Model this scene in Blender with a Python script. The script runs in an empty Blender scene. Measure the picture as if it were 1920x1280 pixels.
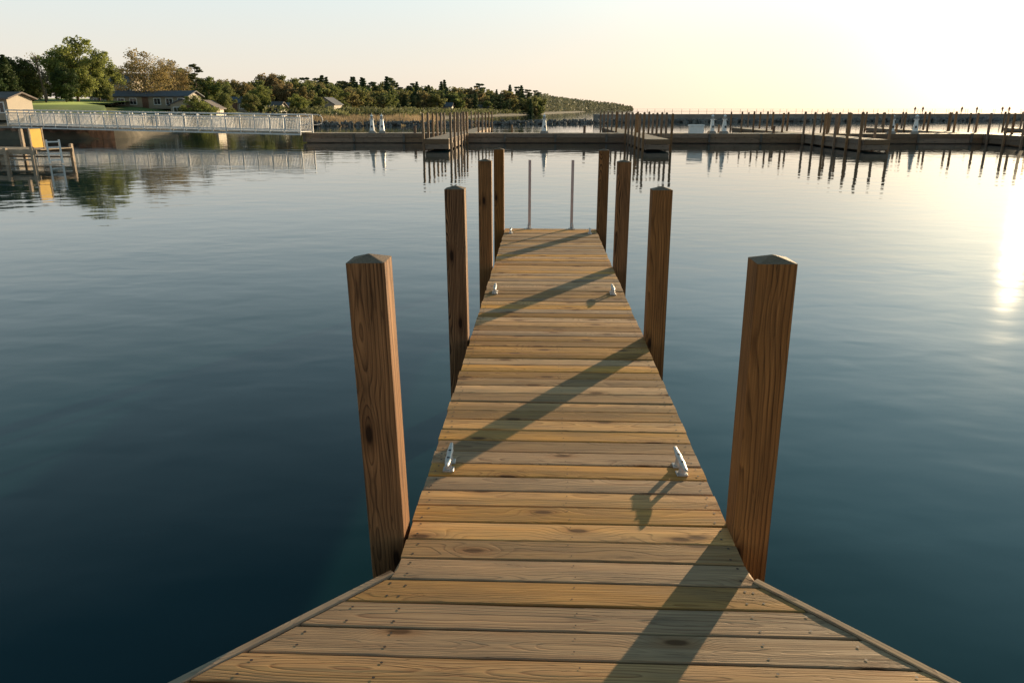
import bpy, math, random, bmesh
from mathutils import Vector, Matrix
from mathutils.bvhtree import BVHTree
random.seed(7)
scene = bpy.context.scene
COL = scene.collection
R = random.Random(11)
DECK = 0.75            # deck height above the water (z = 0)
EYE = 2.5
YAW = math.radians(2.27)

# ------------------------------------------------------------------ helpers
def W(lat, d):
    """site survey coordinates (offset, distance) -> world x,y (pier runs along +Y)"""
    return (lat*math.cos(YAW)-d*math.sin(YAW), d*math.cos(YAW)+lat*math.sin(YAW))

class MB:
    def __init__(s): s.v=[]; s.f=[]; s.m=[]; s.s=[]; s.gv=[]; s.rn=[]
    def add(s, vs, fs, m=0, smooth=False, gv=None, rn=0.0):
        o=len(s.v); s.v+= [tuple(v) for v in vs]
        s.gv += ([tuple(g) for g in gv] if gv else [tuple(v) for v in vs])
        s.rn += [rn]*len(vs)
        for f in fs: s.f.append(tuple(i+o for i in f)); s.m.append(m); s.s.append(smooth)
    def box(s, c, d, rz=0, m=0, ch=0.0, rn=0.0):
        x,y,z=d[0]/2,d[1]/2,d[2]/2
        vs=[(-x,-y,-z),(x,-y,-z),(x,y,-z),(-x,y,-z),(-x,-y,z),(x,-y,z),(x,y,z),(-x,y,z)]
        fs=[(0,3,2,1),(4,5,6,7),(0,1,5,4),(1,2,6,5),(2,3,7,6),(3,0,4,7)]
        if ch>0:
            z2=z-ch
            vs=[(-x,-y,-z),(x,-y,-z),(x,y,-z),(-x,y,-z),(-x,-y,z2),(x,-y,z2),(x,y,z2),(-x,y,z2),
                (-x+ch,-y+ch,z),(x-ch,-y+ch,z),(x-ch,y-ch,z),(-x+ch,y-ch,z)]
            fs=[(0,3,2,1),(8,9,10,11),(0,1,5,4),(1,2,6,5),(2,3,7,6),(3,0,4,7),(4,5,9,8),(5,6,10,9),(6,7,11,10),(7,4,8,11)]
        cs,sn=math.cos(rz),math.sin(rz)
        s.add([(c[0]+a*cs-b*sn,c[1]+a*sn+b*cs,c[2]+e) for a,b,e in vs],fs,m,rn=rn)
    def cyl(s,p,q,r1,r2=None,n=8,m=0,smooth=True,caps=True):
        if r2 is None:r2=r1
        p=Vector(p);q=Vector(q);d=(q-p)
        if d.length<1e-6:return
        d.normalize()
        u=d.orthogonal().normalized(); w=d.cross(u)
        vs=[];fs=[]
        for c,r in((p,r1),(q,r2)):
            for i in range(n):
                a=2*math.pi*i/n; vs.append(c+(u*math.cos(a)+w*math.sin(a))*r)
        for i in range(n): fs.append((i,(i+1)%n,n+(i+1)%n,n+i))
        s.add(vs,fs,m,smooth)
        if caps:
            s.add(vs[:n],[tuple(reversed(range(n)))],m); s.add(vs[n:],[tuple(range(n))],m)
    def obj(s,name,mats,parent=None,loc=(0,0,0),rot=(0,0,0)):
        me=bpy.data.meshes.new(name); me.from_pydata(s.v,[],s.f)
        for m in mats: me.materials.append(m)
        me.polygons.foreach_set('material_index',s.m)
        me.polygons.foreach_set('use_smooth',s.s)
        a=me.attributes.new('gv','FLOAT_VECTOR','POINT'); a.data.foreach_set('vector',[c for g in s.gv for c in g])
        a=me.attributes.new('brnd','FLOAT','POINT'); a.data.foreach_set('value',s.rn)
        me.update()
        o=bpy.data.objects.new(name,me); COL.objects.link(o)
        o.location=loc;o.rotation_euler=rot
        if parent:o.parent=parent
        return o

def tag(o,label=None,category=None,group=None,kind=None):
    if label:o['label']=label
    if category:o['category']=category
    if group:o['group']=group
    if kind:o['kind']=kind
    return o
def empty(name,loc=(0,0,0),rot=(0,0,0)):
    o=bpy.data.objects.new(name,None);COL.objects.link(o);o.location=loc;o.rotation_euler=rot;o.empty_display_size=.2;return o
def dup(root,loc,rz=None,sc=None):
    n=root.copy();COL.objects.link(n);n.location=loc
    if rz is not None:n.rotation_euler=(root.rotation_euler[0],root.rotation_euler[1],rz)
    if sc is not None:n.scale=sc if hasattr(sc,'__len__') else (sc,)*3
    for c in list(root.children):
        k=c.copy();COL.objects.link(k);k.parent=n
        for g in list(c.children):
            q=g.copy();COL.objects.link(q);q.parent=k
    return n

# ------------------------------------------------------------------ materials
class NT:
    def __init__(s,name):
        s.mat=bpy.data.materials.new(name);s.mat.use_nodes=True;s.t=s.mat.node_tree;s.t.nodes.clear()
        s.out=s.n('ShaderNodeOutputMaterial')
        s.b=s.n('ShaderNodeBsdfPrincipled');s.l(s.b.outputs[0],s.out.inputs[0])
    def n(s,t,**k):
        x=s.t.nodes.new(t)
        for a,b in k.items():setattr(x,a,b)
        return x
    def l(s,a,b):s.t.links.new(a,b)
    def put(s,inp,v):
        if isinstance(v,bpy.types.NodeSocket):s.l(v,inp)
        else:inp.default_value=v
    def math(s,op,a,b=0.0,c=0.0,clamp=False):
        x=s.n('ShaderNodeMath',operation=op,use_clamp=clamp);s.put(x.inputs[0],a);s.put(x.inputs[1],b);s.put(x.inputs[2],c);return x.outputs[0]
    def vmath(s,op,a,b):
        x=s.n('ShaderNodeVectorMath',operation=op);s.put(x.inputs[0],a);s.put(x.inputs[1],b);return x.outputs[0]
    def noise(s,vec,scale,detail=3,rough=.5,dim='3D',dist=0):
        x=s.n('ShaderNodeTexNoise',noise_dimensions=dim)
        if vec is not None:s.l(vec,x.inputs['Vector'])
        x.inputs['Scale'].default_value=scale;x.inputs['Detail'].default_value=detail;x.inputs['Roughness'].default_value=rough;x.inputs['Distortion'].default_value=dist
        return x.outputs[0]
    def ramp(s,f,stops):
        x=s.n('ShaderNodeValToRGB');s.put(x.inputs[0],f);e=x.color_ramp.elements
        while len(e)<len(stops):e.new(.5)
        for i,(p,c) in enumerate(stops):e[i].position=p;e[i].color=(*c,1) if len(c)==3 else c
        return x.outputs[0]
    def mr(s,v,a,b,c,d,sm=False):
        x=s.n('ShaderNodeMapRange',interpolation_type='SMOOTHSTEP' if sm else 'LINEAR')
        s.put(x.inputs[0],v)
        for i,k in enumerate((a,b,c,d)):x.inputs[i+1].default_value=k
        return x.outputs[0]
    def mix(s,f,a,b,bt='MIX'):
        x=s.n('ShaderNodeMix',data_type='RGBA',blend_type=bt);s.put(x.inputs[0],f)
        for i,v in((6,a),(7,b)):
            if isinstance(v,tuple) and len(v)==3:v=(*v,1)
            s.put(x.inputs[i],v)
        return x.outputs[2]
    def bump(s,h,st,dist):
        x=s.n('ShaderNodeBump');x.inputs['Strength'].default_value=st;x.inputs['Distance'].default_value=dist;s.l(h,x.inputs['Height']);s.l(x.outputs[0],s.b.inputs['Normal']);return x

def wood(name,light,dark,grey,greyamt=.35,period=.011,vary=.35,rough=.75,objrand=False,bumpd=.0015,knot=.5,sat=(.8,1.2),ringw=.6,crack=.6,wander=.16):
    t=NT(name)
    g=t.n('ShaderNodeAttribute',attribute_name='gv').outputs['Vector']
    rn=t.n('ShaderNodeAttribute',attribute_name='brnd').outputs['Fac']
    if objrand:
        oi=t.n('ShaderNodeObjectInfo').outputs['Random']
        rn=t.math('FRACT',t.math('ADD',rn,oi))
        cx=t.n('ShaderNodeCombineXYZ');t.l(t.math('MULTIPLY',oi,61.0),cx.inputs[0]);t.l(t.math('MULTIPLY',oi,.05),cx.inputs[1]);g=t.vmath('ADD',g,cx.outputs[0])
    sp=t.n('ShaderNodeSeparateXYZ');t.l(g,sp.inputs[0]);a,b,c=sp.outputs
    # knots
    cv=t.n('ShaderNodeCombineXYZ');t.l(t.math('MULTIPLY',a,1.9),cv.inputs[0]);t.l(t.math('MULTIPLY_ADD',t.math('ADD',b,c),5.5,t.math('MULTIPLY',rn,31.0)),cv.inputs[1])
    vo=t.n('ShaderNodeTexVoronoi',voronoi_dimensions='2D');t.l(cv.outputs[0],vo.inputs['Vector']);vo.inputs['Scale'].default_value=1
    kd=vo.outputs['Distance'];kc=t.n('ShaderNodeSeparateColor');t.l(vo.outputs['Color'],kc.inputs[0])
    kmask=t.math('GREATER_THAN',kc.outputs[0],1-knot)
    infl=t.math('MULTIPLY',t.mr(kd,0,.42,1,0,True),kmask)
    # ring field
    wv=t.n('ShaderNodeCombineXYZ');t.l(t.math('MULTIPLY',a,1.0),wv.inputs[0]);t.l(t.math('MULTIPLY',b,3.0),wv.inputs[1]);t.l(t.math('MULTIPLY',c,3.0),wv.inputs[2])
    wn=t.noise(wv.outputs[0],1.4,2,.5)
    wn2=t.noise(wv.outputs[0],7,2,.5)
    cc=t.math('ADD',c,t.math('MULTIPLY',t.math('SUBTRACT',wn,.5),wander))
    cc=t.math('ADD',cc,t.math('MULTIPLY',t.math('SUBTRACT',wn2,.5),.010))
    cc=t.math('ADD',cc,t.math('MULTIPLY',infl,.045))
    r=t.math('SQRT',t.math('ADD',t.math('MULTIPLY',b,b),t.math('MULTIPLY',cc,cc)))
    per=t.mr(t.math('FRACT',t.math('MULTIPLY',rn,9.1)),0,1,period*.65,period*1.5)
    ph=t.math('FRACT',t.math('DIVIDE',r,per))
    ring=t.ramp(ph,[(0,(0,0,0)),(.6,(.28,.28,.28)),(.88,(1,1,1)),(1,(0,0,0))])
    rw=t.mr(t.math('FRACT',t.math('MULTIPLY',rn,3.3)),0,1,ringw*.5,ringw*1.15)
    # fibres
    fv=t.n('ShaderNodeCombineXYZ');t.l(t.math('MULTIPLY',a,1.6),fv.inputs[0]);t.l(t.math('MULTIPLY',b,110.0),fv.inputs[1]);t.l(t.math('MULTIPLY',c,110.0),fv.inputs[2])
    fib=t.noise(fv.outputs[0],1,4,.65)
    blotv=t.n('ShaderNodeCombineXYZ');t.l(t.math('MULTIPLY',a,1.7),blotv.inputs[0]);t.l(t.math('MULTIPLY',b,9.0),blotv.inputs[1]);t.l(t.math('MULTIPLY',c,9.0),blotv.inputs[2])
    blot=t.noise(blotv.outputs[0],1.3,3,.6)
    f=t.math('ADD',t.math('MULTIPLY',ring,rw),t.math('MULTIPLY',t.mr(fib,.34,.66,0,1),.45),clamp=True)
    col=t.mix(f,light,dark)
    col=t.mix(t.math('MULTIPLY',t.mr(blot,.35,.7,0,1),greyamt),col,grey)
    val=t.mr(t.math('FRACT',t.math('MULTIPLY',rn,17.3)),0,1,1-vary,1+vary*.35)
    val=t.math('MULTIPLY',val,t.mr(blot,.3,.7,1.15,.82))
    hs=t.n('ShaderNodeHueSaturation');t.l(col,hs.inputs['Color']);t.l(val,hs.inputs['Value'])
    t.l(t.mr(t.math('FRACT',t.math('MULTIPLY',rn,5.7)),0,1,*sat),hs.inputs['Saturation'])
    col=hs.outputs[0]
    # drying checks
    kv=t.n('ShaderNodeCombineXYZ');t.l(t.math('MULTIPLY',a,1.1),kv.inputs[0]);t.l(t.math('MULTIPLY',b,26.0),kv.inputs[1]);t.l(t.math('MULTIPLY',c,26.0),kv.inputs[2])
    cn=t.noise(kv.outputs[0],1.7,2,.5)
    ck=t.math('MULTIPLY',t.mr(t.math('ABSOLUTE',t.math('SUBTRACT',cn,.52)),.0,.012,1,0),t.mr(blot,.5,.62,0,1))
    col=t.mix(t.math('MULTIPLY',ck,crack),col,tuple(x*.3 for x in dark))
    khalo=t.math('MULTIPLY',t.mr(kd,.06,.26,1,0,True),kmask)
    col=t.mix(t.math('MULTIPLY',khalo,.5),col,dark)
    kdark=t.math('MULTIPLY',t.mr(kd,.05,.11,1,0,True),kmask)
    col=t.mix(t.math('MULTIPLY',kdark,.85),col,tuple(x*.3 for x in dark))
    t.l(col,t.b.inputs['Base Color'])
    t.l(t.mr(fib,.3,.7,rough-.1,rough+.12),t.b.inputs['Roughness'])
    t.b.inputs['Specular IOR Level'].default_value=.2
    h=t.math('ADD',t.math('MULTIPLY',ring,-.5),t.math('MULTIPLY',fib,.9))
    h=t.math('SUBTRACT',h,ck)
    t.bump(h,.7,bumpd)
    return t.mat

def plain(name,col,rough=.6,metal=0,var=.2,scale=3,bump=0,spec=.5):
    t=NT(name);tc=t.n('ShaderNodeTexCoord').outputs['Object']
    n=t.noise(tc,scale,4,.6)
    lo=tuple(c*(1-var) for c in col);hi=tuple(min(1,c*(1+var)) for c in col)
    t.l(t.ramp(n,[(.3,lo),(.7,hi)]),t.b.inputs['Base Color'])
    t.b.inputs['Roughness'].default_value=rough;t.b.inputs['Metallic'].default_value=metal;t.b.inputs['Specular IOR Level'].default_value=spec
    if bump:t.bump(n,.5,bump)
    return t.mat

def leafmat(name,cols,trans=.25,sc=5):
    t=NT(name);tc=t.n('ShaderNodeTexCoord').outputs['Object']
    oi=t.n('ShaderNodeObjectInfo').outputs['Random']
    base=t.ramp(oi,cols)
    n=t.noise(tc,sc,3,.6)
    base=t.mix(1.0,base,t.ramp(n,[(.3,(.5,.5,.5)),(.7,(1.45,1.4,1.3))]),'MULTIPLY')
    t.l(base,t.b.inputs['Base Color']);t.b.inputs['Roughness'].default_value=.7;t.b.inputs['Specular IOR Level'].default_value=.2
    tr=t.n('ShaderNodeBsdfTranslucent');t.l(base,tr.inputs[0])
    ms=t.n('ShaderNodeMixShader');ms.inputs[0].default_value=trans
    t.l(t.b.outputs[0],ms.inputs[1]);t.l(tr.outputs[0],ms.inputs[2]);t.l(ms.outputs[0],t.out.inputs[0])
    return t.mat

M_deck=wood('deck_wood',(.82,.475,.205),(.28,.118,.042),(.50,.335,.205),.45,.011,.48,knot=.62,sat=(.85,1.22),ringw=.6,wander=.11)
M_trim=wood('trim_wood',(.56,.36,.19),(.27,.15,.08),(.38,.28,.20),.4,.012,.15)
M_post=wood('post_wood',(.43,.195,.065),(.04,.015,.006),(.22,.11,.05),.25,.0165,.25,objrand=True,knot=.4,bumpd=.004,ringw=1.0,sat=(.9,1.15))
M_pile=wood('pile_wood',(.36,.22,.125),(.19,.105,.06),(.29,.21,.15),.4,.02,.25,objrand=True)
M_cap=wood('end_grain',(.30,.19,.11),(.14,.08,.04),(.26,.195,.14),.5,.012,.2,objrand=True)
M_fdeck=wood('far_deck_wood',(.52,.41,.30),(.32,.24,.17),(.40,.35,.29),.4,.02,.3)
M_fascia=wood('fascia_wood',(.31,.205,.135),(.17,.11,.07),(.22,.175,.135),.4,.02,.3)
M_lightw=wood('pale_timber',(.62,.44,.27),(.38,.25,.15),(.5,.4,.3),.4,.02,.2)
M_screw=plain('screw_steel',(.07,.05,.04),.6,.3)
M_alu=plain('cast_aluminium',(.46,.43,.40),.4,.25,.2,30,.0004)
M_alud=plain('bolt_steel',(.06,.06,.06),.5,.7)
M_rail=plain('painted_aluminium',(.50,.40,.38),.45,.2,.1,8)
M_white=plain('white_paint',(.80,.80,.78),.5,0,.06,4)
M_gang=plain('gangway_aluminium',(.74,.71,.68),.5,0,.12,2)
M_dark=plain('dark_metal',(.05,.05,.055),.5,.4)
M_lamp=plain('lantern_glass',(.25,.27,.28),.15,0,.2,6)
M_yellow=plain('yellow_paint',(.9,.50,.03),.5,0,.12,3)
M_conc=plain('concrete',(.30,.27,.24),.85,0,.25,.8,.01)
M_concd=plain('weathered_concrete',(.14,.12,.10),.9,0,.4,.5,.02)
M_wallbw=plain('haze_tinted_concrete',(.27,.23,.195),.9,0,.35,.5,.02)  # far wall: concrete colour paled to imitate haze over distance
M_rock=plain('rock',(.17,.155,.14),.9,0,.45,.9,.05)
M_steel=plain('rusted_steel',(.19,.11,.07),.85,0,.4,1.5,.01)
M_roofg=plain('grey_shingle',(.12,.125,.145),.85,0,.2,2,.01)
M_roofb=plain('brown_shingle',(.15,.12,.11),.85,0,.2,2,.01)
M_wallw=plain('white_siding',(.55,.53,.49),.7,0,.07,1)
M_wallc=plain('cream_siding',(.46,.40,.31),.7,0,.07,1)
M_wallt=plain('tan_siding',(.34,.28,.21),.7,0,.08,1)
M_glass=plain('window_glass',(.03,.035,.04),.08,0,.2,1)
M_door=plain('door_paint',(.16,.08,.05),.5,0,.1,2)
M_bark=plain('bark',(.10,.07,.05),.9,0,.35,3,.03)
M_barkl=plain('pale_bark',(.18,.14,.10),.9,0,.3,3,.03)
M_leaf=leafmat('spring_foliage',[(0,(.19,.22,.075)),(.2,(.26,.21,.095)),(.4,(.17,.21,.07)),(.6,(.29,.22,.11)),(.8,(.22,.23,.09)),(1,(.17,.21,.07))],.45)
M_leafg=leafmat('green_foliage',[(0,(.20,.23,.07)),(1,(.23,.26,.08))],.5)
M_leafs=leafmat('budding_foliage',[(0,(.34,.27,.12)),(1,(.30,.23,.11))],.45)
M_needle=leafmat('needle_foliage',[(0,(.07,.105,.042)),(.5,(.09,.115,.045)),(1,(.11,.12,.05))],.25)
M_needlef=leafmat('haze_tinted_needles',[(0,(.07,.11,.055)),(.5,(.09,.125,.06)),(1,(.12,.14,.07))],.3)  # needle green lightened, distance haze is put into the colour
M_wood_far=leafmat('haze_tinted_foliage',[(0,(.20,.205,.14)),(1,(.20,.205,.14))],.25,.01)  # headland leaves: aerial haze painted in as a paler base colour
M_woods=leafmat('mixed_foliage',[(0,(.16,.175,.08)),(1,(.16,.175,.08))],.4,.05)
M_shrub=leafmat('shrub_foliage',[(0,(.17,.18,.085)),(1,(.17,.18,.085))],.4,.08)
M_reed=leafmat('reed_straw',[(0,(.40,.31,.20)),(1,(.40,.31,.20))],.4,.1)
M_skin=plain('skin',(.45,.28,.2),.6)
M_jk=[plain('jacket_'+n,c,.8) for n,c in(('navy',(.03,.04,.08)),('black',(.02,.02,.02)),('red',(.22,.04,.03)))]
M_tr=plain('trousers',(.03,.032,.045),.8)

# water
t=NT('lake_water');g=t.n('ShaderNodeNewGeometry').outputs['Position']
mp=t.n('ShaderNodeMapping');t.l(g,mp.inputs[0]);mp.inputs['Scale'].default_value=(.8,1.2,1);mp.inputs['Rotation'].default_value=(0,0,.12)
n1=t.noise(mp.outputs[0],.55,1,.5);n2=t.noise(mp.outputs[0],1.8,1,.4,dist=.3);n3=t.noise(mp.outputs[0],6,1,.5)
patch=t.mr(t.noise(g,.09,3,.6),.35,.65,.4,1.3)
h=t.math('ADD',t.math('MULTIPLY',n1,.011),t.math('MULTIPLY',t.math('MULTIPLY',n2,.0055),patch))
h=t.math('ADD',h,t.math('MULTIPLY',t.math('MULTIPLY',n3,.0005),patch))
t.bump(h,1.0,1.0)
t.b.inputs['Base Color'].default_value=(.005,.030,.037,1);t.b.inputs['Roughness'].default_value=.035;t.b.inputs['IOR'].default_value=1.333
M_water=t.mat
# land
t=NT('grassy_ground');g=t.n('ShaderNodeNewGeometry').outputs['Position'];sp=t.n('ShaderNodeSeparateXYZ');t.l(g,sp.inputs[0])
n=t.noise(g,.12,5,.65)
grass=t.ramp(n,[(.3,(.10,.16,.035)),(.55,(.17,.23,.05)),(.75,(.24,.23,.09))])
sand=t.ramp(t.noise(g,.6,4,.6),[(.3,(.085,.07,.045)),(.7,(.17,.135,.09))])
t.l(t.mix(t.mr(t.math('ADD',sp.outputs[2],t.math('MULTIPLY',n,1.5)),2.2,3.3,0,1),sand,grass),t.b.inputs['Base Color']);t.b.inputs['Roughness'].default_value=.95
t.bump(n,.5,.3);M_land=t.mat

# ------------------------------------------------------------------ water sheet + land
mb=MB();mb.add([(-9000,-300,0),(14000,-300,0),(14000,22000,0),(-9000,22000,0)],[(0,1,2,3)])
tag(mb.obj('water',[M_water]),'calm blue lake water with soft ripples',None,None,'structure')
mb=MB();mb.add([(-9000,-300,-3),(14000,-300,-3),(14000,22000,-3),(-9000,22000,-3)],[(0,1,2,3)])
tag(mb.obj('lake_bed',[M_concd]),'dark lake bed under the water',None,None,'structure')

shore=[(-260,62,-.1,1),(-120,66,-.2,1),(-60,69,-.3,1),(-39,71,-.4,1),(-36.5,73,-.7,1),(-38,80,-1,.7),(-43,90,-1,.8),(-47,103,-.8,1),(-46,125,-.6,1),(-39,150,-.6,1),
 (-26,185,-.6,1),(-22,230,-.6,1),(-14,300,-.6,1),(-4,370,-.6,1),(14,450,-.6,1),(40,640,-.6,1),(75,880,-.7,1),(120,1250,-.8,1),(190,1700,-.9,1),(290,2200,-1,.7),(390,2600,-1,.6),(400,2700,-1,.9)]
prof=[(-3,-1.5),(0,-.15),(1.2,.55),(4,1.3),(9,2.1),(18,2.9),(32,3.5),(60,4.0),(110,4.8),(200,6),(420,8),(900,9)]
vs=[];fs=[];nc=len(prof)
for i,(x,y,dx,dy) in enumerate(shore):
    L=math.hypot(dx,dy);dx/=L;dy/=L
    for j,(d,hh) in enumerate(prof):
        jx=R.uniform(-.4,.4)*min(1,d/4) if d>0 else 0
        wx,wy=W(x+dx*(d+jx),y+dy*(d+jx));zz=hh+(R.uniform(-.15,.15) if d>2 else 0)
        if i<=4 and 0<=d<=4: zz={0:1.0,1.2:1.1,4:1.2}[d]
        if i>=9 and zz>0: zz*=.4
        vs.append((wx,wy,zz))
for i in range(len(shore)-1):
    for j in range(nc-1):
        a=i*nc+j;fs.append((a,a+nc,a+nc+1,a+1))
mb=MB();mb.add(vs,fs,0,True);land=mb.obj('ground',[M_land]);tag(land,'grassy lakeshore ground with dark earthy edge',None,None,'structure')
bvh=BVHTree.FromPolygons([Vector(v) for v in vs],fs)
def gz(x,y):
    r=bvh.ray_cast(Vector((x,y,100)),Vector((0,0,-1)))
    return r[0].z if r[0] is not None else 1.0

# ------------------------------------------------------------------ near pier
PX0,PX1=-.56,.832;PC=(PX0+PX1)/2
Y_FL=2.525;Y_END=11.55;Y_NEAR=1.05;PITCH=.1437;BW=.1362;TH=.038;FK=.93
pier=empty('finger_pier',(PC,Y_FL,DECK));tag(pier,'long narrow wooden finger pier of cross-laid weathered planks','pier')
def ploc(o): o.location=(-PC,-Y_FL,-DECK);return o
def xl(y):return PX0-(FK*(Y_FL-y) if y<Y_FL else 0)
def xr(y):return PX1+(FK*(Y_FL-y) if y<Y_FL else 0)
mb=MB()
y=Y_END
rows=[PX0+.045,PC,PX1-.045]
while y>Y_NEAR:
    y1=y;y0=y-BW+R.uniform(-.002,.002);rn=R.random();ch=.0045
    dz=R.uniform(-.002,.002);jl=R.uniform(-.005,.005);jr=R.uniform(-.005,.005)
    yl=y0;yh=y1;tw=R.uniform(-.002,.002)
    oa=R.random()*40;ob=R.uniform(-.06,.06);oc=.02+R.random()*.11
    N=14;cup=R.uniform(-.0015,.0025)
    def sec(t_):
        out=[]
        ym=(yl+yh)/2
        for (yy,zz) in((yl,-TH),(yl,-ch),(yl+ch,0),(ym,cup),(yh-ch,0),(yh,-ch),(yh,-TH)):
            a=xl(yy)+jl;b=xr(yy)+jr;x=a+(b-a)*t_
            out.append((x,yy+.0018*math.sin(x*3+rn*20),DECK+zz+dz+tw*(x)))
        return out
    V=[];G=[];F=[];q_=7
    for k in range(N+1):
        for p in sec(k/N):V.append(p);G.append((p[0]+oa,p[1]-(yl+yh)/2+ob,p[2]-DECK+oc))
    for k in range(N):
        for e in range(q_):
            a=k*q_+e;b=k*q_+(e+1)%q_;F.append((a,a+q_,b+q_,b))
    F.append(tuple(reversed(range(q_)))); F.append(tuple(N*q_+i for i in range(q_)))
    mb.add(V,F,0,False,G,rn)
    rr=[(v,.0055) for v in (rows[0],rows[2])]+[(rows[1],.0034)]
    if y0<Y_FL-.1: rr+= [(xl((y0+y1)/2)+.09,.0055), (xr((y0+y1)/2)-.09,.0055)]
    for rx,rad in rr:
        for yy in (y0+.032,y1-.032):
            sx=rx+R.uniform(-.012,.012);sy=yy+R.uniform(-.008,.008);n=8
            vsx=[(sx+rad*math.cos(i*math.pi/4),sy+rad*math.sin(i*math.pi/4),DECK+dz+tw*sx+max(cup,0)+.0010) for i in range(n)]
            mb.add(vsx,[tuple(range(n))],1)
    y-=PITCH
deck=ploc(mb.obj('deck',[M_deck,M_screw],pier))
ys,ye=Y_FL,Y_END-.01
for sx in(PX0+.03,PX1-.03,PC):
    mb=MB()
    vv=[(sx-.02,ys,DECK-.25),(sx+.02,ys,DECK-.25),(sx+.02,ye,DECK-.25),(sx-.02,ye,DECK-.25),(sx-.02,ys,DECK-TH-.004),(sx+.02,ys,DECK-TH-.004),(sx+.02,ye,DECK-TH-.004),(sx-.02,ye,DECK-TH-.004)]
    gg=[(p[1],p[0]-sx+.03,p[2]-DECK+.2) for p in vv]
    mb.add(vv,[(0,3,2,1),(4,5,6,7),(0,1,5,4),(1,2,6,5),(2,3,7,6),(3,0,4,7)],0,False,gg,R.random())
    ploc(mb.obj('stringer',[M_fascia],pier))
for yy in (Y_END-.03,8.7,5.8,2.9):
    mb=MB();mb.box((PC,yy,DECK-.16),(PX1-PX0-.12,.04,.2));ploc(mb.obj('cross_beam',[M_fascia],pier))
# diagonal trim boards
def trim(side):
    mb=MB();s=-1 if side<0 else 1
    p0=(PX0 if s<0 else PX1)
    a=Vector((p0+s*.004,Y_FL+.004,0));L=(Y_FL-Y_NEAR)
    b=Vector((p0+s*(L*FK+.004),Y_FL-L+.004,0))
    n=Vector((s,FK,0)).normalized()
    V=[];G=[];rings=[(0,-.2),(0,-.004),(.004,.0),(.030,.0),(.034,-.004),(.034,-.2)]
    for k in range(2):
        P=a if k==0 else b
        for (o,z) in rings:
            q=P+n*o;V.append((q.x,q.y,DECK+z+.003));G.append((k*L*1.41+5*s,o-.02,z+.08))
    F=[(e,(e+1)%6,(e+1)%6+6,e+6) for e in range(6)]+[(0,1,2,3,4,5),(11,10,9,8,7,6)]
    if s<0:F=[tuple(reversed(f)) for f in F]
    mb.add(V,F,0,False,G,.3+.3*s)
    return ploc(mb.obj('edge_trim',[M_trim],pier))
trim(-1);trim(1)
# walkway the pier branches from
mb=MB();y=Y_NEAR-.02
while y>-1.6:
    mb.box((PC,y-BW/2,DECK-TH/2),(14,BW,TH),ch=.004,rn=R.random());y-=PITCH
walk=mb.obj('boardwalk',[M_deck],None);tag(walk,'weathered wooden boardwalk the finger pier branches from',None,None,'structure')

# posts
PW=.15
def postmesh(name,w,hgt,mat,pyr=.045,bot=-2.2,q=.003):
    mb=MB();h=w/2;c=.006
    o=[(h-c,-h),(h,-h+c),(h,h-c),(h-c,h),(-h+c,h),(-h,h-c),(-h,-h+c),(-h+c,-h)]
    zs=[bot,0,hgt*.5,hgt-.0]
    V=[];G=[]
    for z in zs:
        for p in o:V.append((p[0],p[1],z));G.append((z,p[0]+.035,p[1]+.045))
    F=[]
    for k in range(len(zs)-1):
        for i in range(8):F.append((k*8+i,k*8+(i+1)%8,(k+1)*8+(i+1)%8,(k+1)*8+i))
    mb.add(V,F,0,False,G)
    V=[(p[0],p[1],hgt) for p in o]+[(q,-q,hgt+pyr),(q,q,hgt+pyr),(-q,q,hgt+pyr),(-q,-q,hgt+pyr)]
    F=[(8,9,10,11),(0,1,8),(1,2,9,8),(2,3,9),(3,4,10,9),(4,5,10),(5,6,11,10),(6,7,11),(7,0,8,11)]
    G=[(p[2],p[0]*.9,p[1]*.9) for p in V]
    mb.add(V,F,1,False,G)
    return mb
p0=postmesh('mooring_post',PW,DECK+1.192,M_post,.023).obj('mooring_post',[M_post,M_cap])
first=True
for i,yb in enumerate((2.885,5.72,8.62,11.42)):
    for s in(-1,1):
        x=(PX0-PW/2-.012) if s<0 else (PX1+PW/2+.006)
        o=p0 if first else p0.copy()
        if not first:COL.objects.link(o)
        first=False
        tilt={(-1,0):-.02,(-1,1):-.006,(1,1):-.008,(1,0):-.010}.get((s,i),0)
        if (s,i)==(-1,0):x+=.012
        o.location=(x,yb+R.uniform(-.02,.02),R.uniform(-.012,.012))
        o.rotation_euler=(R.uniform(-.006,.006),tilt,0)
        tag(o,'square brown timber mooring post with pyramid top beside the pier','post','square timber posts along the finger pier')

# cleats
def cleat():
    mb=MB()
    for yy in(-.045,.045):
        mb.box((0,yy,.004),(.056,.052,.008),ch=.003)
        mb.cyl((0,yy,.006),(0,yy*.95,.050),.018,.012,12)
        mb.cyl((0,yy*.95,.066),(0,yy*.95,.0705),.008,.007,8,m=1)
    st=[(-.142,.063,.004,.003),(-.138,.063,.0085,.0055),(-.11,.060,.0115,.0075),(-.08,.058,.014,.009),(-.045,.057,.0175,.0115),(0,.057,.0155,.010),(.045,.057,.0175,.0115),(.08,.058,.014,.009),(.11,.060,.0115,.0075),(.138,.063,.0085,.0055),(.142,.063,.004,.003)]
    V=[];F=[];n=12
    for (yy,zc,rx,rz) in st:
        for i in range(n):
            a=2*math.pi*i/n;V.append((rx*math.cos(a),yy,zc+rz*math.sin(a)))
    for k in range(len(st)-1):
        for i in range(n):F.append((k*n+i,(k+1)*n+i,(k+1)*n+(i+1)%n,k*n+(i+1)%n))
    F.append(tuple(range(n)));F.append(tuple(reversed([(len(st)-1)*n+i for i in range(n)])))
    mb.add(V,F,0,True)
    return mb.obj('dock_cleat',[M_alu,M_alud])
c0=cleat();first=True
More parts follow.
